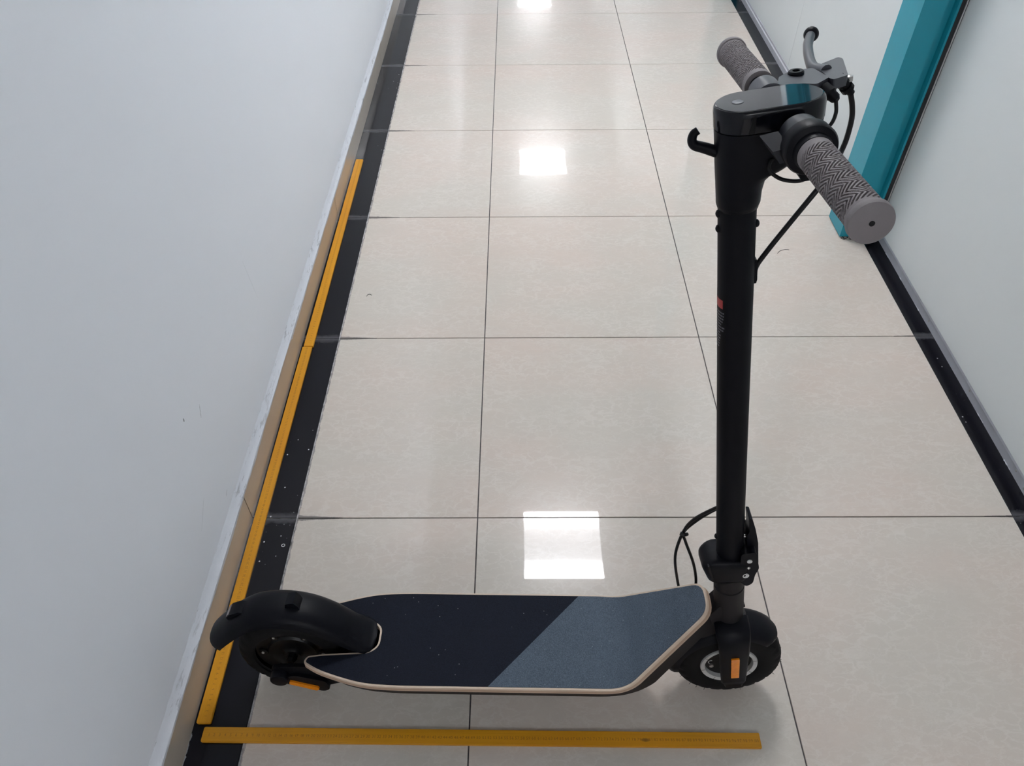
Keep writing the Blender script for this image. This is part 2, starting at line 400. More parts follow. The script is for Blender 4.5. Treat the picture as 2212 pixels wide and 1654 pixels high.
def tube(pts, r, seg=12, n=8, bm=None, smooth=True):
    bm = bm or bmesh.new()
    P = smooth_pts(pts, n) if smooth else [Vector(p) for p in pts]
    rr = r if callable(r) else (lambda t: r)
    d0 = (P[1] - P[0]).normalized(); u, v = frame(d0)
    R = []
    for i, p in enumerate(P):
        d = (P[min(i+1, len(P)-1)] - P[max(i-1, 0)]).normalized()
        u = (u - d * u.dot(d)).normalized(); v = d.cross(u)
        rad = rr(i / (len(P) - 1))
        R.append([p + (u * cos(2*pi*k/seg) + v * sin(2*pi*k/seg)) * rad for k in range(seg)])
    rings(bm, R)
    return bm

def prism(poly, fn, t0, t1, bm=None):
    """poly of (a, b); fn(a, b, t) -> point; extruded from t0 to t1"""
    bm = bm or bmesh.new()
    A = [bm.verts.new(fn(a, b, t0)) for a, b in poly]; B = [bm.verts.new(fn(a, b, t1)) for a, b in poly]
    n = len(poly)
    bm.faces.new(A[::-1]); bm.faces.new(B)
    for i in range(n):
        j = (i + 1) % n; bm.faces.new((A[i], A[j], B[j], B[i]))
    return bm

def round_poly(poly, r, n=4):
    """round the corners of a polygon"""
    out = []; m = len(poly)
    rs = r if isinstance(r, (list, tuple)) else [r] * m
    for i in range(m):
        p0, p, p1 = Vector(poly[i-1]), Vector(poly[i]), Vector(poly[(i+1) % m])
        a = (p0 - p); b = (p1 - p)
        k = min(rs[i], a.length * 0.48, b.length * 0.48)
        if k < 1e-6: out.append(tuple(p)); continue
        q0 = p + a.normalized() * k; q1 = p + b.normalized() * k
        for j in range(n + 1):
            t = j / n
            q = q0 * (1-t)**2 + p * 2*t*(1-t) + q1 * t*t
            out.append((q.x, q.y))
    return out

# ------------------------------------------------------------------ the setting
Y_BACK, Y_END, H_CEIL = -5.5, 15.0, 3.0
ROWS = range(-3, 7)
yA, yB = TY0 + ROWS[0]*T, TY0 + (ROWS[-1]+1)*T

bm = bmesh.new()
box((WL-0.1, Y_BACK, -0.10), (WR+0.1, Y_END, -0.0025), bm)
floor = link('floor', bm, 'grout'); tag(floor, kind='structure')
far = box((XL, yB, -0.003), (XR, Y_END, 0.0)); box((XL, Y_BACK, -0.003), (XR, yA, 0.0), far)
link('far_paving', far, 'tile', floor)
for nm, xa, xb in (('far_border', WL, XL), ('far_border', XR, WR)):
    b_ = box((xa, yB, -0.003), (xb, Y_END, 0.0)); box((xa, Y_BACK, -0.003), (xb, yA, 0.0), b_)
    link(nm, b_, 'strip', floor)

def tile_me(name, wx, wy, mat):
    b_ = box((-wx/2, -wy/2, -0.0075), (wx/2, wy/2, 0.0))
    es = [e for e in b_.edges if all(v.co.z > -1e-6 for v in e.verts)]
    bmesh.ops.bevel(b_, geom=es, offset=0.0006, segments=1, affect='EDGES')
    me = bpy.data.meshes.new(name); bmesh.ops.recalc_face_normals(b_, faces=b_.faces[:]); b_.to_mesh(me); b_.free(); me.materials.append(M[mat])
    return me
G = 0.0026
cols = [(XL + 0.0035, TX0 - G/2, 'floor_tile', 'tile'), (TX0 + G/2, TX0 + T - G/2, 'floor_tile', 'tile'), (TX0 + T + G/2, XR - 0.001, 'floor_tile', 'tile'),
        (BBX - 0.006, XL, 'border_tile', 'strip'), (XR, WR - 0.001, 'border_tile', 'strip')]
for (xa, xb, nm, mt) in cols:
    me = tile_me(nm, xb - xa, T - G, mt)
    for j in ROWS:
        o = bpy.data.objects.new(nm, me); COL.objects.link(o); o.parent = floor
        o.location = ((xa + xb)/2, TY0 + (j + 0.5)*T, 0.0)

# walls and ceiling
def wall(name, lo, hi, mat):
    o = link(name, box(lo, hi), mat); tag(o, kind='structure'); return o
wall('wall_left', (WL-0.1, Y_BACK, 0), (WL, Y_END, H_CEIL), 'wall')
wall('wall_end', (WL-0.1, Y_END, 0), (WR+0.1, Y_END+0.1, H_CEIL), 'wall')
wall('wall_back', (WL-0.1, Y_BACK-0.1, 0), (WR+0.1, Y_BACK, H_CEIL), 'wall')
ceil = wall('ceiling', (WL-0.1, Y_BACK-0.1, H_CEIL), (WR+0.1, Y_END+0.1, H_CEIL+0.1), 'ceiling')

# left baseboard: one beige tile per floor row, with a thick painted ledge on top
bb = link('baseboard_left', box((WL, Y_BACK, 0.0), (BBX-0.002, Y_END, 0.083)), 'joint'); tag(bb, kind='structure')
me = None
for j in range(-4, 9):
    ya, yb = TY0 + j*T, TY0 + (j+1)*T
    if me is None:
        b_ = box((WL+0.002, -T/2+0.0007, 0.0), (BBX, T/2-0.0007, 0.0865)); bevel(b_, 0.0012, 2)
        me = bpy.data.meshes.new('baseboard_tile'); b_.to_mesh(me); b_.free(); me.materials.append(M['base'])
    o = bpy.data.objects.new('baseboard_tile', me); COL.objects.link(o); o.parent = bb
    o.location = (random.uniform(-0.0006, 0.0006), (ya+yb)/2 + (0.0016 if j == 0 else 0), random.uniform(-0.0008, 0.0008))
b_ = bmesh.new(); prev = None; y = -1.0; R = []
d = 0.004
while y < 6.0:
    d += random.uniform(-0.0016, 0.0016); d = min(0.010, max(0.0015, d))
    if random.random() < 0.02: d = 0.011
    t = random.uniform(-0.0006, 0.0006)
    R.append([(WL-0.0005, y, 0.108+t*3), (WL+0.0018, y, 0.1035+t*3), (WL+0.0042, y, 0.0975+t*2), (WL+0.0075, y, 0.0925+t), (BBX-0.0008, y, 0.0885+t), (BBX+0.0009, y, 0.0866), (BBX+0.0007, y, 0.0865-d), (BBX-0.0005, y, 0.0863-d), (WL-0.0005, y, 0.080)])
    y += 0.012
rings(b_, R)
link('painted_ledge', b_, 'ledge', bb, smooth=True)

# right side: laminate panels in an aluminium channel
wr = wall('wall_right', (WR+0.012, Y_BACK, 0), (WR+0.1, Y_END, H_CEIL), 'seam')
POST_Y0, POST_Y1, PX0 = 2.022, 2.137, 1.0315
for ya, yb in ((Y_BACK, POST_Y0-0.002), (POST_Y1-0.02, 3.205), (3.2068, 4.42), (4.4218, 5.64), (5.642, 8.0), (8.002, Y_END)):
    xp = 1.1435 if yb < 2.1 else WR
    b_ = box((xp, ya, 0.040 if yb < 2.1 else 0.012), (WR+0.011, yb, H_CEIL-0.001))
    link('wall_panel', b_, 'panel', wr)
rail = bmesh.new()
prof = [(WR-0.005, 0.0), (WR-0.005, 0.024), (WR-0.0015, 0.0275), (WR-0.0015, 0.0375), (WR+0.003, 0.0375), (WR+0.003, 0.0)]
prism(prof, lambda a, b, t: (a, t, b), Y_BACK, POST_Y0, rail)
bbr = link('baseboard_right', rail, 'rail'); tag(bbr, kind='structure')
rail = prism(prof, lambda a, b, t: (a, t, b), POST_Y1, Y_END)
link('rail_length', rail, 'rail', bbr)
for yy, zz in ((1.33, 0.017), (1.075, 0.018), (1.03, 0.010), (1.60, 0.016)):
    link('rail_screw', lathe((WR-0.0045, yy, zz), (-1, 0, 0), [(0, 0.0035), (0.0012, 0.003), (0.0018, 0.0015)], 10), 'bolt', bbr, smooth=True)
# the seal bead lying along the channel
for ya, yb in ((1.905, 1.935), (1.80, 1.815), (1.66, 1.69), (1.235, 1.27), (1.09, 1.12)):
    bead = [(WR-0.0035 - random.uniform(0, 0.002), ya + (yb-ya)*k/5, 0.0015) for k in range(6)]
    link('sealant_bead', tube(bead, 0.0016, 6, 1), 'ledge', bbr, smooth=True)

# teal door post
poly = [(PX0, POST_Y0), (1.0925, POST_Y0), (1.0945, POST_Y0+0.020), (1.119, POST_Y0+0.020), (1.1215, POST_Y0+0.001), (1.1275, POST_Y0+0.001), (1.1275, POST_Y0+0.03), (1.156, POST_Y0+0.03), (1.156, POST_Y1), (PX0, POST_Y1)]
b_ = prism(poly, lambda a, b, t: (a, b, t), 0.004, H_CEIL-0.001)
bevel(b_, 0.0025, 3, 50)
post = link('trim_1', b_, 'teal', smooth=True); tag(post, kind='structure')
link('post_gasket', box((1.1278, POST_Y0+0.001, 0.004), (1.1390, POST_Y0+0.03, H_CEIL-0.002)), 'gasket', post)
link('metal_bead', box((1.1393, POST_Y0-0.0015, 0.042), (1.1420, POST_Y0+0.03, H_CEIL-0.002)), 'silver', post)
# the matching post on the far side of the bay shows only as a reflection in the scooter's display
DY = 4.15 - POST_Y0
b_ = prism([(a, b + DY) for a, b in poly], lambda a, b, t: (a, b, t), 0.004, H_CEIL-0.001); bevel(b_, 0.0025, 2, 50)
post2 = link('trim_2', b_, 'teal', smooth=True); tag(post2, kind='structure')
b_ = bmesh.new()
for k in range(26):
    x = random.uniform(PX0+0.004, 1.11); yy = POST_Y0 - random.uniform(-0.002, 0.012); s_ = random.uniform(0.0015, 0.005)
    box((x, yy, 0), (x + s_, yy + s_*0.7, 0.001 + random.random()*0.002), b_)
crumbs = link('mortar_crumbs', b_, 'gasket', post); crumbs['kind'] = 'stuff'

# ceiling lights (three show as floor reflections; the unseen rear one is added fill)
LIGHT_X = 0.305
first = None
def dup(root, loc, label):
    r = root.copy(); COL.objects.link(r); r.location = loc; r['label'] = label
    for ch in list(root.children):
        c = ch.copy(); COL.objects.link(c); c.parent = r
    return r
for k, (yy, lab) in enumerate(((2.775, 'square white ceiling light panel reflected behind the scooter deck'),
                               (7.77, 'square white ceiling light panel reflected halfway up the corridor floor'),
                               (12.77, 'square white ceiling light panel reflected at the far end of the floor'),
                               (-3.4, 'unseen square white ceiling light panel added behind the camera as fill'))):
    if first is None:
        t = bpy.data.objects.new('ceiling_light', None); COL.objects.link(t); t.location = (LIGHT_X, yy, H_CEIL)
        tag(t, lab, 'ceiling light', 'ceiling lights along the corridor')
        b_ = bmesh.new(); a = 0.257; q = 0.285
        for lo, hi in (((-q,-q,-0.012),(q,-a,0)), ((-q,a,-0.012),(q,q,0)), ((-q,-a,-0.012),(-a,a,0)), ((a,-a,-0.012),(q,a,0))): box(lo, hi, b_)
        link('lamp_frame', b_, 'ferule', t)
        link('diffuser', box((-a,-a,-0.008), (a,a,-0.004)), 'lamp', t)
        first = t
    else:
        dup(first, (LIGHT_X, yy, H_CEIL), lab)

# ------------------------------------------------------------------ rulers
RL, RWD, RT = 1.0, 0.0262, 0.006
digits = {}
def glyph(ch):
    if ch in digits: return digits[ch]
    cu = bpy.data.curves.new('glyph', 'FONT'); cu.body = ch; cu.size = 0.0072; cu.resolution_u = 2
    o = bpy.data.objects.new('glyph', cu); COL.objects.link(o)
    dg = bpy.context.evaluated_depsgraph_get(); dg.update()
    me = bpy.data.meshes.new_from_object(o.evaluated_get(dg))
    vs_ = [v.co.copy() for v in me.vertices]; fs = [tuple(p.vertices) for p in me.polygons]
    wd = max(v.x for v in vs_) if vs_ else 0
    bpy.data.objects.remove(o, do_unlink=True); bpy.data.meshes.remove(me)
    digits[ch] = (vs_, fs, wd)
    return digits[ch]
def ruler_meshes():
    pr = round_poly([(0, 0), (RL, 0), (RL, RWD), (0, RWD)], [0.003, 0.002, 0.002, 0.003], 3)
    b_ = prism(pr, lambda a, b, t: (a, b, t), 0.0, RT)
    es = [e for e in b_.edges if all(v.co.z > RT - 1e-6 for v in e.verts)]
    bmesh.ops.bevel(b_, geom=es, offset=0.0011, segments=2, affect='EDGES')
    bmesh.ops.recalc_face_normals(b_, faces=b_.faces[:])
    body = bpy.data.meshes.new('ruler_body'); b_.to_mesh(body); b_.free(); body.materials.append(M['ruler'])
    V, Fc = [], []
    for n in range(1, 101):
        s_ = str(n); W_ = sum(glyph(c)[2] for c in s_) + 0.0008 * (len(s_) - 1)
        W_sc = min(1.0, 0.0082 / W_)
        x = n * 0.0099 + 0.002 - W_ * W_sc / 2
        for c in s_:
            vs_, fs, wd = glyph(c)
            k = len(V)
            V += [(x + v.x * W_sc, 0.0098 + v.y, RT + 0.00006) for v in vs_]; Fc += [tuple(i + k for i in f) for f in fs]
            x += (wd + 0.0008) * W_sc
    pm = bpy.data.meshes.new('printed_numbers'); pm.from_pydata(V, [], Fc); pm.materials.append(M['ink'])
    return body, pm
rbody, rprint = ruler_meshes()
def ruler(loc, rot, label, knot=0.0, pale=False):
    o = bpy.data.objects.new('wooden_ruler', rbody); COL.objects.link(o)
    o.location = loc; o.rotation_euler = (0, 0, rot)
    tag(o, label, 'ruler', 'metre rulers laid on the floor'); o['knot'] = knot
    p = bpy.data.objects.new('printed_numbers', rprint); COL.objects.link(p); p.parent = o
    return o
ruler((-0.5678, 0.4838, 0.0003), -0.0117, 'yellow wooden metre ruler with a knot, lying crosswise in front of the scooter', 1.0)
ruler((-0.5585, 0.516, 0.0003), pi/2 + 0.0004, 'nearer yellow wooden metre ruler along the left baseboard, under the rear mudguard')
ruler((-0.5565, 1.5175, 0.0003), pi/2 + 0.0008, 'farther yellow wooden metre ruler along the left baseboard, beyond the first one')

# lint on the floor
for pts, lab in (([(0.815, 1.938, 0.0008), (0.826, 1.951, 0.0012), (0.843, 1.958, 0.001), (0.856, 1.957, 0.0008)], 'thin dark hair lying on the tile near the teal post'),
                 ([(-0.440, 1.737, 0.0008), (-0.437, 1.745, 0.0012), (-0.430, 1.746, 0.0012), (-0.426, 1.741, 0.0008)], 'small dark curl of hair on the left tile column')):
    o = link('hair_strand', tube(pts, 0.0007, 5, 6), 'gasket', smooth=True); tag(o, lab, 'hair')

ring = [(-0.5067 + 0.0034*cos(a*pi/8), 0.8917 + 0.0034*sin(a*pi/8), 0.0009) for a in range(17)]
o = link('plastic_ring', tube(ring, 0.0008, 6, 1), 'ferule', smooth=True); tag(o, 'tiny white ring lying on the left black border tile beside the nearer ruler', 'ring')

# ------------------------------------------------------------------ the scooter
scooter = bpy.data.objects.new('kick_scooter', None); COL.objects.link(scooter)
scooter.location = (0, 0.594, 0.0016); scooter.rotation_euler = (radians(-7), 0, radians(-1))
tag(scooter, 'black electric kick scooter with grey grips and two-tone deck, standing across the corridor', 'scooter')
ROOT = scooter
def P(name, bm, mat, parent=None, smooth=True, label=None, angle=40):
    o = link(name, bm, mat, parent or ROOT, smooth, angle)
    if label: o['label'] = label
    return o
def SF(u, y, s): return Vector((0.393 + u*0.9873 - s*0.1587, y, u*0.1587 + s*0.9873))
AX = Vector((-0.1587, 0, 0.9873)); UU = Vector((0.9873, 0, 0.1587)); YY = Vector((0, 1, 0))

# --- deck -------------------------------------------------------
BZ, B0, BR, BT = 0.140, 0.163, 0.05, radians(46)
def deck_map(p, y, dz):
    if p <= B0: return Vector((p, y, BZ + dz))
    a = (p - B0) / BR
    if a < BT: return Vector((B0 + (BR - dz)*sin(a), y, BZ + BR - (BR - dz)*cos(a)))
    L = (a - BT) * BR
    return Vector((B0 + (BR - dz)*sin(BT) + L*cos(BT), y, BZ + BR - (BR - dz)*cos(BT) + L*sin(BT)))
half = [(0.366, 0.029), (0.176, 0.0945), (-0.06, 0.0945), (-0.205, 0.0945), (-0.26, 0.0915), (-0.305, 0.080), (-0.345, 0.0665), (-0.3705, 0.052), (-0.366, 0.0395), (-0.34, 0.0355), (-0.30, 0.0325), (-0.262, 0.0305), (-0.246, 0.018)]
radii = [0.022, 0.03, 0, 0.05, 0.03, 0.03, 0.02, 0.008, 0.006, 0.01, 0.01, 0.012, 0.01]
outline = half + [(p, -y) for p, y in half[::-1]]
outline_r = radii + radii[::-1]
def inset_poly(poly, d):
    n = len(poly); out = []
    A = sum(poly[i][0]*poly[(i+1)%n][1] - poly[(i+1)%n][0]*poly[i][1] for i in range(n))
    sg = 1 if A > 0 else -1
    for i in range(n):
        p0, p, p1 = Vector(poly[i-1]), Vector(poly[i]), Vector(poly[(i+1)%n])
        e0 = (p - p0).normalized(); e1 = (p1 - p).normalized()
        n0 = Vector((-e0.y, e0.x))*sg; n1 = Vector((-e1.y, e1.x))*sg
        m_ = (n0 + n1); k = m_.length
        m_ = m_.normalized() * min(d / max(0.35, k/2), d*1.8)
        out.append((p.x + m_.x, p.y + m_.y))
    return out
OUT = round_poly(outline, outline_r, 5)
def slice_bm(bm, lo, hi, n):
    for i in range(n + 1):
        g = bm.verts[:] + bm.edges[:] + bm.faces[:]
        bmesh.ops.bisect_plane(bm, geom=g, plane_co=(lo + (hi-lo)*i/n, 0, 0), plane_no=(1, 0, 0))
def deck_solid(poly_top, poly_bot, z1, z0):
    bm = bmesh.new()
    la = bm.verts.layers.float.new('layer')
    A = [bm.verts.new((p, y, z0)) for p, y in poly_bot]; B = [bm.verts.new((p, y, z1)) for p, y in poly_top]
    for v in B: v[la] = 1.0
    n = len(A)
    bm.faces.new(A[::-1]); bm.faces.new(B)
    for i in range(n):
        j = (i+1) % n; bm.faces.new((A[i], A[j], B[j], B[i]))
    slice_bm(bm, B0, B0 + BR*BT, 9)
    bmesh.ops.triangulate(bm, faces=[f for f in bm.faces if len(f.verts) > 4])
    for v in bm.verts: v.co = deck_map(v.co.x, v.co.y, v.co.z)
    return bm
deck = P('deck', deck_solid(OUT, OUT, 0.0, -0.0115), 'ply', label='plywood deck board with pale layered edge', angle=35)
# grip tape, split along a diagonal
TAPE = inset_poly(OUT, 0.0034)
def tape_piece(front):
    bm = bmesh.new()
    bm.faces.new([bm.verts.new((p, y, 0)) for p, y in TAPE])
    a = Vector((-0.052, -0.0945, 0)); b = Vector((0.115, 0.0945, 0)); d_ = b - a; nrm = Vector((d_.y, -d_.x, 0))
    g = bm.verts[:] + bm.edges[:] + bm.faces[:]
    bmesh.ops.bisect_plane(bm, geom=g, plane_co=a, plane_no=nrm, clear_inner=front, clear_outer=not front)
    slice_bm(bm, B0, B0 + BR*BT, 9)
    bmesh.ops.triangulate(bm, faces=[f for f in bm.faces if len(f.verts) > 4])
    r = bmesh.ops.extrude_face_region(bm, geom=bm.faces[:])
    for v in [e for e in r['geom'] if isinstance(e, bmesh.types.BMVert)]: v.co.z += 0.0008
    for v in bm.verts: v.co = deck_map(v.co.x, v.co.y, v.co.z + 0.0001)
    return bm
P('grip_tape', tape_piece(False), 'tape_dark', deck, label='black gritty grip tape on the rear of the deck', smooth=False)
P('grip_tape', tape_piece(True), 'tape_grey', deck, label='blue-grey grip tape on the front of the deck', smooth=False)
# chassis under the board
ch_half = [(0.358, 0.024), (0.176, 0.0895), (-0.205, 0.0895), (-0.26, 0.086), (-0.31, 0.074), (-0.33, 0.06), (-0.33, 0.043), (-0.262, 0.040), (-0.235, 0.022)]
ch_r = [0.02, 0.03, 0.05, 0.03, 0.02, 0.01, 0.006, 0.012, 0.01]
ch_out = ch_half + [(p, -y) for p, y in ch_half[::-1]]
ct = round_poly(ch_out, ch_r + ch_r[::-1], 4)
P('chassis', deck_solid(ct, inset_poly(ct, 0.014), -0.0122, -0.054), 'frame', label='dark metal chassis under the deck board', angle=35)
# neck joining chassis and steering tube
bm = bmesh.new()
for s_ in ((-1), (1)): pass
neck = [(0.296, 0.200), (0.314, 0.238), (0.332, 0.272), (0.358, 0.280), (0.372, 0.235), (0.352, 0.205), (0.315, 0.178)]
prism(round_poly(neck, 0.006, 3), lambda a, b, t: Vector((a, t, b)), -0.0185, 0.0185, bm); bevel(bm, 0.004, 2)
P('neck', bm, 'frame')

# --- wheels -----------------------------------------------------
def tyre(c, R, rw, rin, tread=True, label=None):
    prof = []
    n = 22
    for i in range(n + 1):
        a = -pi*0.5 + pi * i / n                      # across the tread
        ys = rw * (abs(sin(a)) ** 0.8) * (1 if sin(a) > 0 else -1)
        rr = R - rw*1.05 + rw*1.05 * (abs(cos(a)) ** 0.75)
        prof.append((ys, rr))
    prof = [(-rw*0.80, rin), (-rw*0.93, rin + 0.006), (-rw*0.96, (rin + R - rw*1.05)/2)] + prof + [(rw*0.96, (rin + R - rw*1.05)/2), (rw*0.93, rin + 0.006), (rw*0.80, rin)]
    N = len(prof)
    def mod(k, i):
        if not tread: return 0
        q = abs(k - (N-1)/2) / ((N-1)/2)
        if q < 0.06: return -0.0012
        if 0.30 < q < 0.62 and (i + (2 if k > N/2 else 0)) % 5 == 0: return -0.0028
        if 0.10 < q < 0.25 and i % 5 == 2: return -0.0018
        return 0
    return lathe(c, (0, 1, 0), prof, 120, False, False, rmod=mod)
FC, FR = Vector((0.377, 0.0075, 0.0950)), 0.0950
fw = P('front_wheel', lathe(FC, (0, 1, 0), [(-0.017, 0.004), (-0.0185, 0.018), (-0.016, 0.030), (-0.017, 0.041), (0.017, 0.041), (0.016, 0.030), (0.0185, 0.018), (0.017, 0.004)], 48), 'hub', label='black hub disc of the front wheel')
P('tyre', tyre(FC, FR, 0.0275, 0.049), 'rubber', fw, angle=50)
P('wheel_rim', lathe(FC, (0, 1, 0), [(-0.016, 0.0415), (-0.0245, 0.0425), (-0.0255, 0.0495), (-0.020, 0.0515), (0.020, 0.0515), (0.0255, 0.0495), (0.0245, 0.0425), (0.016, 0.0415)], 64, False, False), 'silver', fw, label='bright silver rim ring')
bm = bmesh.new()
for a in range(8):      # seams across the silver ring
    an = radians(20 + a*45); d_ = Vector((cos(an), 0, sin(an))); tt = Vector((-sin(an), 0, cos(an)))
    pts = [FC + d_*r_ + tt*q + Vector((0, -0.0259, 0)) for r_, q in ((0.0428, -0.0005), (0.0493, -0.0005), (0.0493, 0.0005), (0.0428, 0.0005))]
    bm.faces.new([bm.verts.new(p) for p in pts])
P('rim_seams', bm, 'hub', fw, smooth=False)['kind'] = 'stuff'
def on_hub(an, r_, y): return FC + Vector((cos(an)*r_, y, sin(an)*r_))
an = radians(205)
P('valve', lathe(on_hub(an, 0.031, -0.016), (0, -1, 0), [(0, 0.004), (0.004, 0.0038), (0.0042, 0.002), (0.003, 0.0019)], 14), 'bolt', fw)
arc = [on_hub(radians(186), 0.0305, -0.0172) + Vector((0.0045*cos(radians(a_)), 0, 0.0045*sin(radians(a_)))) for a_ in range(70, 260, 20)]
P('moulded_arc', tube(arc, 0.0007, 6, 2), 'silver', fw)
bm = bmesh.new()
for k in range(44):      # moulding hairs on the tyre
    an = random.random()*2*pi; yy = random.choice((-0.022, -0.018, 0.01, -0.012))
    rr_ = FR - 0.0035 - max(0, abs(yy) - 0.012)*0.42
    p0 = FC + Vector((cos(an)*rr_, yy, sin(an)*rr_)); d_ = Vector((cos(an), -0.35, sin(an)))
    if (p0 + d_*0.006).z < 0.006: continue
    tube([p0, p0 + d_*0.0042], 0.0004, 4, 1, bm)
hairs = P('tyre_nibs', bm, 'rubber', fw); hairs['kind'] = 'stuff'

RC, RR = Vector((-0.405, 0.0065, 0.0995)), 0.0995
rwh = P('rear_wheel', lathe(RC, (0, 1, 0), [(-0.021, 0.004), (-0.0215, 0.014), (-0.0165, 0.020), (-0.0165, 0.043), (-0.0125, 0.047), (-0.0125, 0.0645), (-0.014, 0.067), (0.02, 0.067), (0.02, 0.05), (0.022, 0.02), (0.022, 0.004)], 64), 'hub', label='black motor hub of the rear wheel')
P('tyre', tyre(RC, RR, 0.027, 0.066), 'rubber', rwh, angle=50)
for k in range(6):
    an = radians(60*k - 1); p = RC + Vector((cos(an)*0.0545, -0.0125, sin(an)*0.0545))
    bs = P('hub_boss', lathe(p, (0, -1, 0), [(0, 0.0085), (0.003, 0.0078), (0.0034, 0.006)], 16), 'hub', rwh)
    P('hub_screw', lathe(p + Vector((0, -0.0034, 0)), (0, -1, 0), [(0, 0.0032), (0.0015, 0.0028), (0.0022, 0.0012)], 10), 'bolt', rwh, label='small bright hub screw')
P('axle_nut', lathe(RC + Vector((0, -0.021, 0)), (0, -1, 0), [(0, 0.0095), (0.008, 0.0095), (0.0095, 0.0085), (0.0135, 0.006)], 6), 'metal', rwh, smooth=False)

# --- fenders ----------------------------------------------------
def fender(path, c, halfw, drop, thick=0.0028, ends=(1.0, 1.0), taper=2):
    """path of crown points (x, z); each cross section is an arch across y hanging towards c"""
    pts = [Vector((x, 0, z)) for x, z in path]
    sec = []
    m = 12
    for i, p in enumerate(pts):
        d_ = (pts[min(i+1, len(pts)-1)] - pts[max(i-1, 0)]).normalized(); nrm = Vector((-d_.z, 0, d_.x))
        if nrm.dot(p - Vector((c[0], 0, c[1]))) < 0: nrm = -nrm
        hw = halfw(i/(len(pts)-1)) if callable(halfw) else halfw
        dp = drop(i/(len(pts)-1)) if callable(drop) else drop
        outer = []; inner = []
        for k in range(m + 1):
            a = pi * k / m
            yy = -cos(a); hh = (sin(a) ** 0.75) if 0 < k < m else 0
            yq = (abs(yy) ** 0.8) * (1 if yy > 0 else -1)
            outer.append(p + Vector((0, hw*yq, 0)) - nrm*dp*(1-hh))
            inner.append(p + Vector((0, (hw-thick)*yq, 0)) - nrm*(dp*(1-hh) + (thick if 0 < k < m else 0)))
        sec.append(outer + inner[::-1])
    bm = bmesh.new(); rings(bm, sec)
    return bm
rp = [(p.x, p.z) for p in smooth_pts([(-0.250, 0, 0.1435), (-0.262, 0, 0.1485), (-0.283, 0, 0.167), (-0.312, 0, 0.199), (-0.355, 0, 0.2265), (-0.405, 0, 0.237), (-0.455, 0, 0.229), (-0.492, 0, 0.205), (-0.5165, 0, 0.183), (-0.5350, 0, 0.1645), (-0.5430, 0, 0.1555)], 5)]
def hw_r(t):
    if t < 0.09: return 0.033 * sqrt(max(0.05, 1 - (1 - t/0.09)**2 * 0.9))
    return 0.036 if t < 0.75 else 0.036 - (t-0.75)*0.014
def dp_r(t):
    return 0.004 + 0.020*min(1, max(0, (t-0.03)/0.25)) if t < 0.72 else 0.024 + (t - 0.72)*0.012
rf = P('rear_fender', fender(rp, (RC.x, RC.z), hw_r, dp_r), 'plastic', label='black rear mudguard reaching onto the deck', angle=60)
rf.location.y = 0.002
# latch on the crown, tail lens
bm = bmesh.new()
lat = [(-0.395, 0.232), (-0.393, 0.2445), (-0.386, 0.2475), (-0.378, 0.249), (-0.372, 0.240), (-0.370, 0.230)]
prism(lat, lambda a, b, t: Vector((a, t, b)), -0.0105, 0.0125, bm); bevel(bm, 0.0012, 2)
P('folding_latch', bm, 'plastic', rf)
bm = prism([(-0.494, 0.180), (-0.5025, 0.2045), (-0.496, 0.2120), (-0.478, 0.2205), (-0.466, 0.218)], lambda a, b, t: Vector((a, t, b)), -0.0105, 0.0145); bevel(bm, 0.002, 2)
P('tail_light', bm, 'plastic', rf)
bm = prism([(-0.5012, 0.1925), (-0.5034, 0.2042), (-0.4972, 0.2118), (-0.4960, 0.2105)], lambda a, b, t: Vector((a, t, b)), -0.0085, 0.0125)
P('tail_lens', bm, 'lens', rf, smooth=False, label='smoky reddish tail light lens')
fp = []
for k in range(25):
    an = radians(46 + (196-46)*k/24)
    fp.append((FC.x + (0.107 + 0.004*max(0, (k-12)/12))*cos(an), FC.z + (0.107 + 0.004*max(0, (k-12)/12))*sin(an)))
def hw_f(t): return 0.0315 * (sqrt(1 - (1 - t/0.06)**2 * 0.55) if t < 0.06 else 1) * (sqrt(1 - (1 - (1-t)/0.06)**2 * 0.55) if t > 0.94 else 1)
ff = P('front_fender', fender(fp, (FC.x, FC.z), hw_f, 0.021), 'plastic', label='black mudguard over the front wheel', angle=60)

ff.location.y = FC.y
# --- rear axle arms ---------------------------------------------
def XZ(t_): return lambda a, b, t: Vector((a, t, b))
arm = round_poly([(-0.432, 0.118), (-0.432, 0.084), (-0.40, 0.076), (-0.345, 0.062), (-0.30, 0.080), (-0.28, 0.124), (-0.34, 0.122), (-0.395, 0.123)], 0.010, 4)
for sgn, lab in ((-1, 'near'), (1, 'far')):
    bm = prism(arm, XZ(0), sgn*0.043, sgn*0.050); bevel(bm, 0.0015, 2)
    ra = P('rear_arm', bm, 'metal')
    cov = round_poly([(-0.418, 0.096), (-0.41, 0.079), (-0.345, 0.056), (-0.333, 0.064), (-0.338, 0.088), (-0.39, 0.106)], 0.006, 3)
    bm = prism(cov, XZ(0), sgn*0.050, sgn*0.057); bevel(bm, 0.0016, 2)
    P('arm_cover', bm, 'plastic', ra)
    P('axle_cap', lathe((-0.418, sgn*0.049, 0.0965), (0, sgn, 0), [(0, 0.0165), (0.011, 0.0162), (0.0135, 0.0150), (0.0142, 0.012)], 32), 'plastic', ra)
    bm = prism(round_poly([(-0.4005, 0.0925), (-0.4025, 0.0835), (-0.357, 0.0635), (-0.3515, 0.0675), (-0.353, 0.0735)], 0.002, 3), XZ(0), sgn*0.0565, sgn*0.0605); bevel(bm, 0.0008, 2)
    P('side_reflector', bm, 'amber', ra, label='orange side reflector')

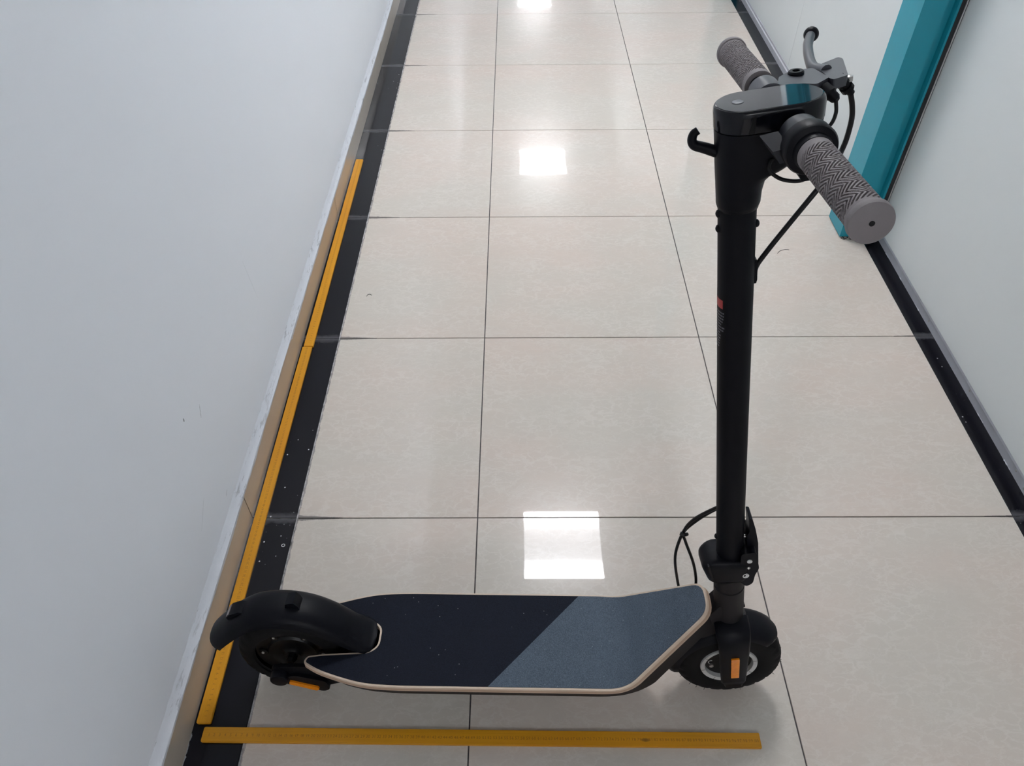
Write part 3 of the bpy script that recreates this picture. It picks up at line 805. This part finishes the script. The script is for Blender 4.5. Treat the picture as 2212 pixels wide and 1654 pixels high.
# --- steering column --------------------------------------------
def cyl_s(r_prof, seg=40): return lathe(SF(0, 0, 0), AX, r_prof, seg)
P('head_tube', cyl_s([(0.225, 0.0235), (0.2255, 0.0243), (0.3125, 0.0243), (0.3135, 0.0225), (0.3155, 0.0225), (0.3165, 0.0238), (0.345, 0.0235)]), 'frame', label='dark grey lower steering tube')
stem = P('stem', cyl_s([(0.338, 0.0205), (0.985, 0.0205)]), 'tube')
for uu, yy, ss in ((-0.0195, -0.002, 0.978), (-0.0195, -0.002, 0.960), (0.0195, -0.004, 0.9615), (0.0195, 0.004, 0.979), (-0.0195, 0.0, 0.434)):
    d_ = UU if uu > 0 else -UU
    P('stem_bolt', lathe(SF(uu, yy, ss), d_, [(0, 0.0046), (0.0022, 0.0042), (0.0036, 0.0022), (0.004, 0.0008)], 14), 'metal', stem)
bm = prism(round_poly([(0.0195, 0.884), (0.0195, 0.915), (0.0225, 0.915), (0.0235, 0.91), (0.0235, 0.889), (0.0225, 0.884)], 0.0008, 2), lambda a, b, t: SF(a, t, b), -0.004, 0.004)
P('cable_guide', bm, 'plastic', stem)
# warning label wrapped on the rear of the stem
def patch(a0, a1, s0, s1, r_, n=10, bm=None):
    bm = bm or bmesh.new()
    A = []
    for i in range(n + 1):
        a = radians(a0 + (a1 - a0)*i/n); A.append((bm.verts.new(SF(cos(a)*r_, sin(a)*r_, s0)), bm.verts.new(SF(cos(a)*r_, sin(a)*r_, s1))))
    for (p, q), (p2, q2) in zip(A, A[1:]): bm.faces.new((p, p2, q2, q))
    return bm
lb = P('warning_label', patch(135, 229, 0.790, 0.880, 0.02062), 'sticker', label='small black warning sticker on the stem')
P('red_band', patch(140, 216, 0.859, 0.871, 0.0207), 'red', lb, label='red heading band of the sticker')
bm = bmesh.new()
for k in range(13):
    s_ = 0.852 - k*0.0042; a1 = 230 if k not in (5, 6, 10) else 214
    a1 = (224, 221, 219, 216, 214, 224, 223, 208, 207, 206, 203, 201, 199)[k]
    a = 143
    while a < a1 - 3:
        b_ = min(a1, a + random.uniform(4, 12)); patch(a, b_, s_, s_ + 0.0021, 0.0207, 2, bm); a = b_ + 1.8
P('printed_lines', bm, 'text', lb)

# --- folding clamp ----------------------------------------------
bm = bmesh.new()
def rrect(u0, u1, hw, n=7, rad=None):
    r_ = min(rad or hw, hw, (u1-u0)/2); out = []
    for (cu, cy, a0) in ((u1-r_, hw-r_, 0), (u0+r_, hw-r_, 90), (u0+r_, -hw+r_, 180), (u1-r_, -hw+r_, 270)):
        for k in range(n + 1):
            a = radians(a0 + 90*k/n); out.append((cu + r_*cos(a), cy + r_*sin(a)))
    return out
secs = []
for s_, du, u0, u1, hw in ((0.346, 0, -0.026, 0.023, 0.022), (0.348, 0, -0.031, 0.026, 0.0255), (0.356, 0, -0.0375, 0.027, 0.027), (0.393, 0, -0.0455, 0.028, 0.0275), (0.400, 0, -0.0455, 0.028, 0.0275), (0.404, 0, -0.043, 0.026, 0.026), (0.4065, 0, -0.037, 0.024, 0.0235)):
    # the collar top slopes down towards the front
    secs.append([SF(a, b, s_ - (max(0, (a + 0.02))*0.30 + max(0, -(a + 0.012))*0.62*(1 if b > -0.010 else 0.45))*(1 if s_ > 0.39 else 0.0)) for a, b in rrect(u0, u1, hw, 6, 0.012)])
rings(bm, secs)
cl = P('folding_clamp', bm, 'plastic', angle=50)
bm = prism(round_poly([(-0.0385, 0.398), (-0.0355, 0.398), (-0.0285, 0.360), (-0.0315, 0.360)], 0.001, 2), lambda a, b, t: SF(a, t, b), -0.0285, -0.0225)
P('clamp_slot', bm, 'hub', cl)
bm = prism(round_poly([(0.012, 0.418), (0.034, 0.420), (0.0395, 0.38), (0.034, 0.366), (0.031, 0.344), (0.021, 0.337), (0.010, 0.352)], 0.005, 4), lambda a, b, t: SF(a, t, b), -0.026, 0.026); bevel(bm, 0.0015, 2)
P('hinge_block', bm, 'plastic', cl)
for uu, ss, r_, mt in ((0.0245, 0.400, 0.0040, 'silver'), (0.0235, 0.3845, 0.0026, 'bolt'), (0.0195, 0.3655, 0.0052, 'silver')):
    P('hinge_rivet', lathe(SF(uu, -0.0255, ss), (0, -1, 0), [(0, r_), (0.0016, r_), (0.002, r_*0.8)] + ([(0.0012, r_*0.45), (0.0008, 0.0004)] if mt == 'bolt' or r_ > 0.005 else []), 20), mt, cl, label='bright hinge rivet')
lv = round_poly([(0.0245, 0.482), (0.0295, 0.480), (0.0345, 0.458), (0.0395, 0.425), (0.0415, 0.375), (0.034, 0.365), (0.024, 0.372), (0.0225, 0.445), (0.0262, 0.452)], 0.003, 3)
bm = prism(lv, lambda a, b, t: SF(a, t, b), -0.0125, 0.0125); bevel(bm, 0.0015, 2)
P('folding_lever', bm, 'plastic', cl)
P('spring_pin', lathe(SF(0.0185, -0.002, 0.431), UU, [(0, 0.0028), (0.006, 0.0028)], 10), 'bolt', cl)

# --- fork -------------------------------------------------------
fk = None
for sgn in (-1, 1):
    path = [(0.010, 0.2335), (0.030, 0.229), (0.0425, 0.217), (0.0475, 0.194), (0.048, 0.160), (0.047, 0.110), (0.0465, 0.0815)]
    pth = [(p.x, p.z) for p in smooth_pts([(a, 0, b) for a, b in path], 4)]
    secs = []; n = len(pth)
    for i, (yy, ss) in enumerate(pth):
        t = i/(n-1); d_ = Vector((pth[min(i+1,n-1)][0]-pth[max(i-1,0)][0], pth[min(i+1,n-1)][1]-pth[max(i-1,0)][1])).normalized(); nn = Vector((-d_.y, d_.x))
        wu = 0.0285 - 0.0085*min(1, max(0, (t-0.2)/0.8)); th = 0.0085
        if t > 0.93: wu *= 0.78
        ring = [(wu*0.86, th*0.5), (wu, th*0.1), (wu, -th*0.5), (-wu, -th*0.5), (-wu, th*0.1), (-wu*0.86, th*0.5)]
        secs.append([SF(a + 0.001, sgn*(yy + nn.x*b), ss + nn.y*b) for a, b in ring])
    bm = bmesh.new(); rings(bm, secs)
    leg = P('fork_leg', bm, 'plastic', angle=50)
    bm = prism(round_poly([(-0.0050, 0.1195), (0.0085, 0.1195), (0.0085, 0.1765), (-0.0050, 0.1765)], 0.0012, 2), lambda a, b, t: SF(a, t, b), sgn*0.0510, sgn*0.0555); bevel(bm, 0.0009, 2)
    P('fork_reflector', bm, 'amber', leg, label='orange fork reflector')
P('fork_crown', lathe(SF(0, 0, 0), AX, [(0.212, 0.030), (0.229, 0.0285), (0.2325, 0.0262)], 36), 'plastic')
P('front_axle', lathe(FC + Vector((0, -0.050, 0)), (0, 1, 0), [(0, 0.006), (0.1, 0.006)], 16), 'bolt')

# --- head -------------------------------------------------------
secs = []
for s_, u0, u1, hw in ((0.980, -0.0170, 0.0180, 0.0170), (0.9825, -0.0205, 0.0215, 0.0205), (0.989, -0.0225, 0.0240, 0.0230), (1.002, -0.0228, 0.0250, 0.0240), (1.014, -0.0232, 0.0280, 0.0246), (1.021, -0.0235, 0.0360, 0.0252), (1.026, -0.0237, 0.0480, 0.0260), (1.036, -0.0240, 0.0640, 0.0270), (1.052, -0.0243, 0.0765, 0.0281), (1.068, -0.0247, 0.0815, 0.0290), (1.0715, -0.0248, 0.0820, 0.0292)):
    secs.append([SF(a, b, s_) for a, b in rrect(u0, u1, hw, 8)])
bm = bmesh.new(); rings(bm, secs)
hd = P('handlebar_housing', bm, 'plastic', label='black plastic housing on top of the stem', angle=60)
secs = []
for s_, u0, u1, hw in ((1.0722, -0.0240, 0.0812, 0.0284), (1.0728, -0.0252, 0.0825, 0.0297), (1.0890, -0.0256, 0.0830, 0.0304), (1.0925, -0.0252, 0.0820, 0.0301), (1.0945, -0.0240, 0.0800, 0.0290), (1.0952, -0.0228, 0.0785, 0.0280)):
    secs.append([SF(a, b, s_) for a, b in rrect(u0, u1, hw, 9)])
bm = bmesh.new(); rings(bm, secs)
P('top_cover', bm, 'gloss', hd, angle=60)
bm = bmesh.new(); rings(bm, [[SF(a, b, s_) for a, b in rrect(u0, u1, hw, 9)] for s_, u0, u1, hw in ((1.0950, -0.0225, 0.0782, 0.0277), (1.0956, -0.0222, 0.0779, 0.0274))])
P('display_glass', bm, 'dash', hd, label='smooth glossy black display panel', smooth=False)
P('power_button', lathe(SF(-0.0015, 0.0, 1.0954), AX, [(0, 0.0058), (0.0006, 0.0056), (0.0009, 0.005), (0.0007, 0.001)], 28), 'button', hd, label='round grey power button')
bm = prism([(0.003, 1.073), (0.009, 1.073), (0.010, 1.090), (0.007, 1.090)], lambda a, b, t: SF(a, t, b), -0.0306, -0.0292)
P('cover_notch', bm, 'hub', hd, smooth=False)
# bag hook at the back
hk = [SF(u, 0, s) for u, s in ((-0.016, 1.0445), (-0.034, 1.0535), (-0.0440, 1.0580), (-0.0468, 1.0635), (-0.0450, 1.0700), (-0.0405, 1.0730))]
P('bag_hook', tube(hk, lambda t: 0.0062 - 0.0022*t, 14, 6), 'plastic')

# --- handlebar --------------------------------------------------
def BA(y): return SF(0.0445 - 0.026*y, y, 1.0735)
BD = (BA(1) - BA(0)).normalized()
hb = P('handlebar', tube([BA(-0.225), BA(0.225)], 0.0112, 24, 1, smooth=False), 'metal')
gN, gA = 240, 288
def grip_mesh():
    L = 0.126; R0 = 0.0163; secs = []
    def rad(v, a):
        if v < 0.010 or v > L - 0.004: return R0
        tri = abs(((v / 0.0205) % 1.0) - 0.5) * 2
        f = (a / (2*pi) * 24 + tri * 2.3) % 1.0
        g = 1.0 if f < 0.40 else 0.0
        e = min(1, min(v - 0.010, L - 0.004 - v) / 0.003)
        return R0 - 0.0019 * g * e
    for i in range(gN + 1):
        v = L * i / gN
        secs.append([(v, rad(v, 2*pi*k/gA)*cos(2*pi*k/gA), rad(v, 2*pi*k/gA)*sin(2*pi*k/gA)) for k in range(gA)])
    secs = [[(0, 0.0135*cos(2*pi*k/gA), 0.0135*sin(2*pi*k/gA)) for k in range(gA)]] + secs
    tail = [(L + 0.0005, 0.0174), (L + 0.002, 0.0181), (L + 0.006, 0.0181), (L + 0.008, 0.0176), (L + 0.0086, 0.0166)]
    for v, r_ in tail: secs.append([(v, r_*cos(2*pi*k/gA), r_*sin(2*pi*k/gA)) for k in range(gA)])
    b_ = bmesh.new(); rings(b_, secs)
    bmesh.ops.recalc_face_normals(b_, faces=b_.faces[:])
    me = bpy.data.meshes.new('handlebar_grip'); b_.to_mesh(me); b_.free(); me.materials.append(M['grip'])
    me.polygons.foreach_set('use_smooth', [True]*len(me.polygons)); me.set_sharp_from_angle(angle=radians(35))
    return me
gm = grip_mesh()
for sgn, y0, lab in ((-1, -0.0975, 'grey ribbed grip nearest the camera'), (1, 0.096, 'grey ribbed grip on the far side')):
    o = bpy.data.objects.new('handlebar_grip', gm); COL.objects.link(o); o.parent = ROOT
    d_ = BD * sgn; up = Vector((0, 0, 1)); s2 = d_.cross(up).normalized(); u2 = s2.cross(d_).normalized()
    mt = Matrix((d_, s2, u2)).transposed().to_4x4(); mt.translation = BA(y0)
    o.matrix_local = mt; o['label'] = lab
    P('end_hole', lathe((0.1345, 0, 0), (1, 0, 0), [(0, 0.0023), (0.0004, 0.0023)], 12), 'hub', o)

th = P('throttle', lathe(BA(-0.0705), -BD, [(0, 0.0215), (0.001, 0.0240), (0.0145, 0.0245), (0.0175, 0.0230), (0.019, 0.0180), (0.026, 0.0165)], 44), 'plastic', label='black thumb throttle ring')
P('throttle_collar', lathe(BA(-0.046), -BD, [(0, 0.0180), (0.001, 0.0196), (0.022, 0.0212), (0.0248, 0.0205)], 44), 'satin', th, label='satin band beside the throttle')
def bar_frame(du, y, ds):
    c = BA(y); return c + UU*du + AX*ds
bm = bmesh.new()
pd = [[(-0.0385, 0.007), (-0.0215, 0.009), (-0.0195, -0.002), (-0.032, -0.004)], [(-0.031, -0.002), (-0.015, 0.000), (-0.0135, -0.013), (-0.024, -0.015)]]
A = [bm.verts.new(bar_frame(a, -0.054, b)) for a, b in pd[0]]; B = [bm.verts.new(bar_frame(a, -0.074, b)) for a, b in pd[1]]
bm.faces.new(A[::-1]); bm.faces.new(B)
for i in range(4): bm.faces.new((A[i], A[(i+1)%4], B[(i+1)%4], B[i]))
bevel(bm, 0.002, 2)
P('thumb_paddle', bm, 'satin', th)
bm = prism(round_poly([(-0.010, -0.022), (0.012, -0.022), (0.010, -0.031), (-0.006, -0.031)], 0.002, 2), lambda a, b, t: bar_frame(a, t, b), -0.084, -0.066)
P('throttle_clamp', bm, 'plastic', th)

# --- brake lever ------------------------------------------------
SL = 1.0850
def flat(poly, s0, s1, bv=0.002):
    bm = prism(poly, lambda a, b, t: SF(a, b, t - (a - 0.08)*0.10), s0, s1); bevel(bm, bv, 2); return bm
bl = P('brake_lever', flat(round_poly([(0.104, 0.098), (0.112, 0.112), (0.136, 0.132), (0.139, 0.126), (0.127, 0.070), (0.123, 0.067), (0.1085, 0.058), (0.1055, 0.063)], 0.003, 3), SL-0.011, SL), 'lever', label='dark grey brake lever on the far handlebar half')
P('lever_blade', tube([SF(0.1110, 0.092, SL-0.007), SF(0.1060, 0.104, SL-0.0075), SF(0.1050, 0.120, SL-0.008), SF(0.1115, 0.157, SL-0.009), SF(0.1235, 0.205, SL-0.0105), SF(0.1370, 0.243, SL-0.012)], lambda t: 0.0085 - 0.0028*min(1, t*2), 14, 6), 'lever', bl)
bm = bmesh.new(); bmesh.ops.create_uvsphere(bm, u_segments=20, v_segments=14, radius=0.0092)
for v in bm.verts: v.co = SF(0.1400, 0.2500, SL-0.0125) + v.co
P('lever_ball', bm, 'plastic', bl, label='black ball end of the brake lever')
bm = flat(round_poly([(0.050, 0.052), (0.057, 0.076), (0.072, 0.092), (0.099, 0.100), (0.1065, 0.066), (0.088, 0.0465), (0.074, 0.052), (0.062, 0.046)], 0.004, 3), SL-0.016, SL)
br = P('lever_bracket', bm, 'lever', bl)
P('bracket_bolt', lathe(SF(0.0765, 0.0825, SL-0.002), AX, [(0, 0.0085), (0.0045, 0.0085), (0.006, 0.0072), (0.006, 0.004), (0.003, 0.0036)], 28), 'plastic', bl)
P('bracket_ring', lathe(BA(0.050), BD, [(0, 0.0150), (0.002, 0.0168), (0.030, 0.0168), (0.032, 0.0150)], 32), 'lever', bl)
# adjusters under the lever
P('cable_adjuster', lathe(SF(0.119, 0.074, SL-0.008), (SF(0.1345, 0.079, 1.058) - SF(0.119, 0.074, SL-0.008)), [(0, 0.0062), (0.006, 0.0068), (0.010, 0.0068), (0.0105, 0.0052), (0.014, 0.0052), (0.0145, 0.0072), (0.020, 0.0072), (0.021, 0.0045), (0.027, 0.004)], 12), 'metal', bl, smooth=False)
P('adjuster_nut', lathe(SF(0.132, 0.080, 1.070), AX, [(0, 0.0042), (0.005, 0.004), (0.006, 0.002)], 8), 'bolt', bl)
P('brake_switch', lathe(SF(0.098, 0.056, SL-0.010), (SF(0.108, 0.040, SL-0.018) - SF(0.098, 0.056, SL-0.010)), [(0, 0.0075), (0.011, 0.0075), (0.0125, 0.006), (0.018, 0.0055), (0.021, 0.003)], 14), 'metal', bl)

# --- cables -----------------------------------------------------
P('brake_cable', tube([SF(0.1345, 0.079, 1.058), SF(0.1385, 0.080, 1.042), SF(0.1395, 0.080, 1.027), SF(0.1365, 0.080, 1.006), SF(0.131, 0.078, 0.991), SF(0.112, 0.045, 0.986), SF(0.086, 0.003, 0.990), SF(0.055, 0.0, 0.951), SF(0.034, 0.0, 0.922), SF(0.0225, 0, 0.903), SF(0.0215, 0, 0.886)], 0.0030, 12, 8), 'cable')
P('switch_cable', tube([SF(0.107, 0.040, SL-0.019), SF(0.106, 0.034, 1.055), SF(0.098, 0.026, 1.046), SF(0.080, 0.018, 1.042), SF(0.062, 0.012, 1.046)], 0.0020, 10, 6), 'cable')
P('throttle_cable', tube([SF(0.040, -0.014, 1.034), SF(0.027, -0.028, 1.043), SF(0.0235, -0.034, 1.035), SF(0.035, -0.040, 1.026), SF(0.052, -0.048, 1.026), SF(0.057, -0.062, 1.043)], 0.0020, 10, 8), 'cable')
Y3 = 0.03
c1 = [SF(-0.012, 0.012, 0.486), Vector((0.299, 0.013, 0.476)), Vector((0.275, 0.03, 0.430)), Vector((0.265, 0.04, 0.387)), Vector((0.263, 0.05, 0.315)), Vector((0.279, 0.060, 0.233)), Vector((0.292, 0.060, 0.190))]
c2 = [SF(-0.010, 0.016, 0.480), Vector((0.302, 0.018, 0.468)), Vector((0.283, 0.032, 0.428)), Vector((0.2665, 0.042, 0.385)), Vector((0.273, 0.045, 0.358)), Vector((0.295, 0.050, 0.298)), Vector((0.309, 0.056, 0.243)), Vector((0.312, 0.052, 0.200))]
P('control_cable', tube(c1, 0.0025, 10, 8), 'cable'); P('control_cable', tube(c2, 0.0025, 10, 8), 'cable')
P('cable_tie', tube([Vector((0.2595, 0.0375, 0.387)), Vector((0.2655, 0.0350, 0.386)), Vector((0.2715, 0.0385, 0.3835))], 0.0030, 10, 5), 'cable')
P('gear_wire', tube([SF(0.019, 0.006, 0.498), SF(0.0195, 0.006, 0.475), SF(0.0225, 0.006, 0.458), SF(0.0235, 0.006, 0.445)], 0.0006, 6, 5), 'cable')

# --- kickstand on the far side carries the lean -----------------
foot = 0.125; fz = foot * math.tan(radians(7)) + 0.0045
ks = P('kickstand', tube([Vector((-0.02, 0.060, 0.088)), Vector((-0.03, 0.085, 0.062)), Vector((-0.045, foot-0.008, fz+0.012)), Vector((-0.050, foot, fz))], 0.0055, 12, 6), 'metal')
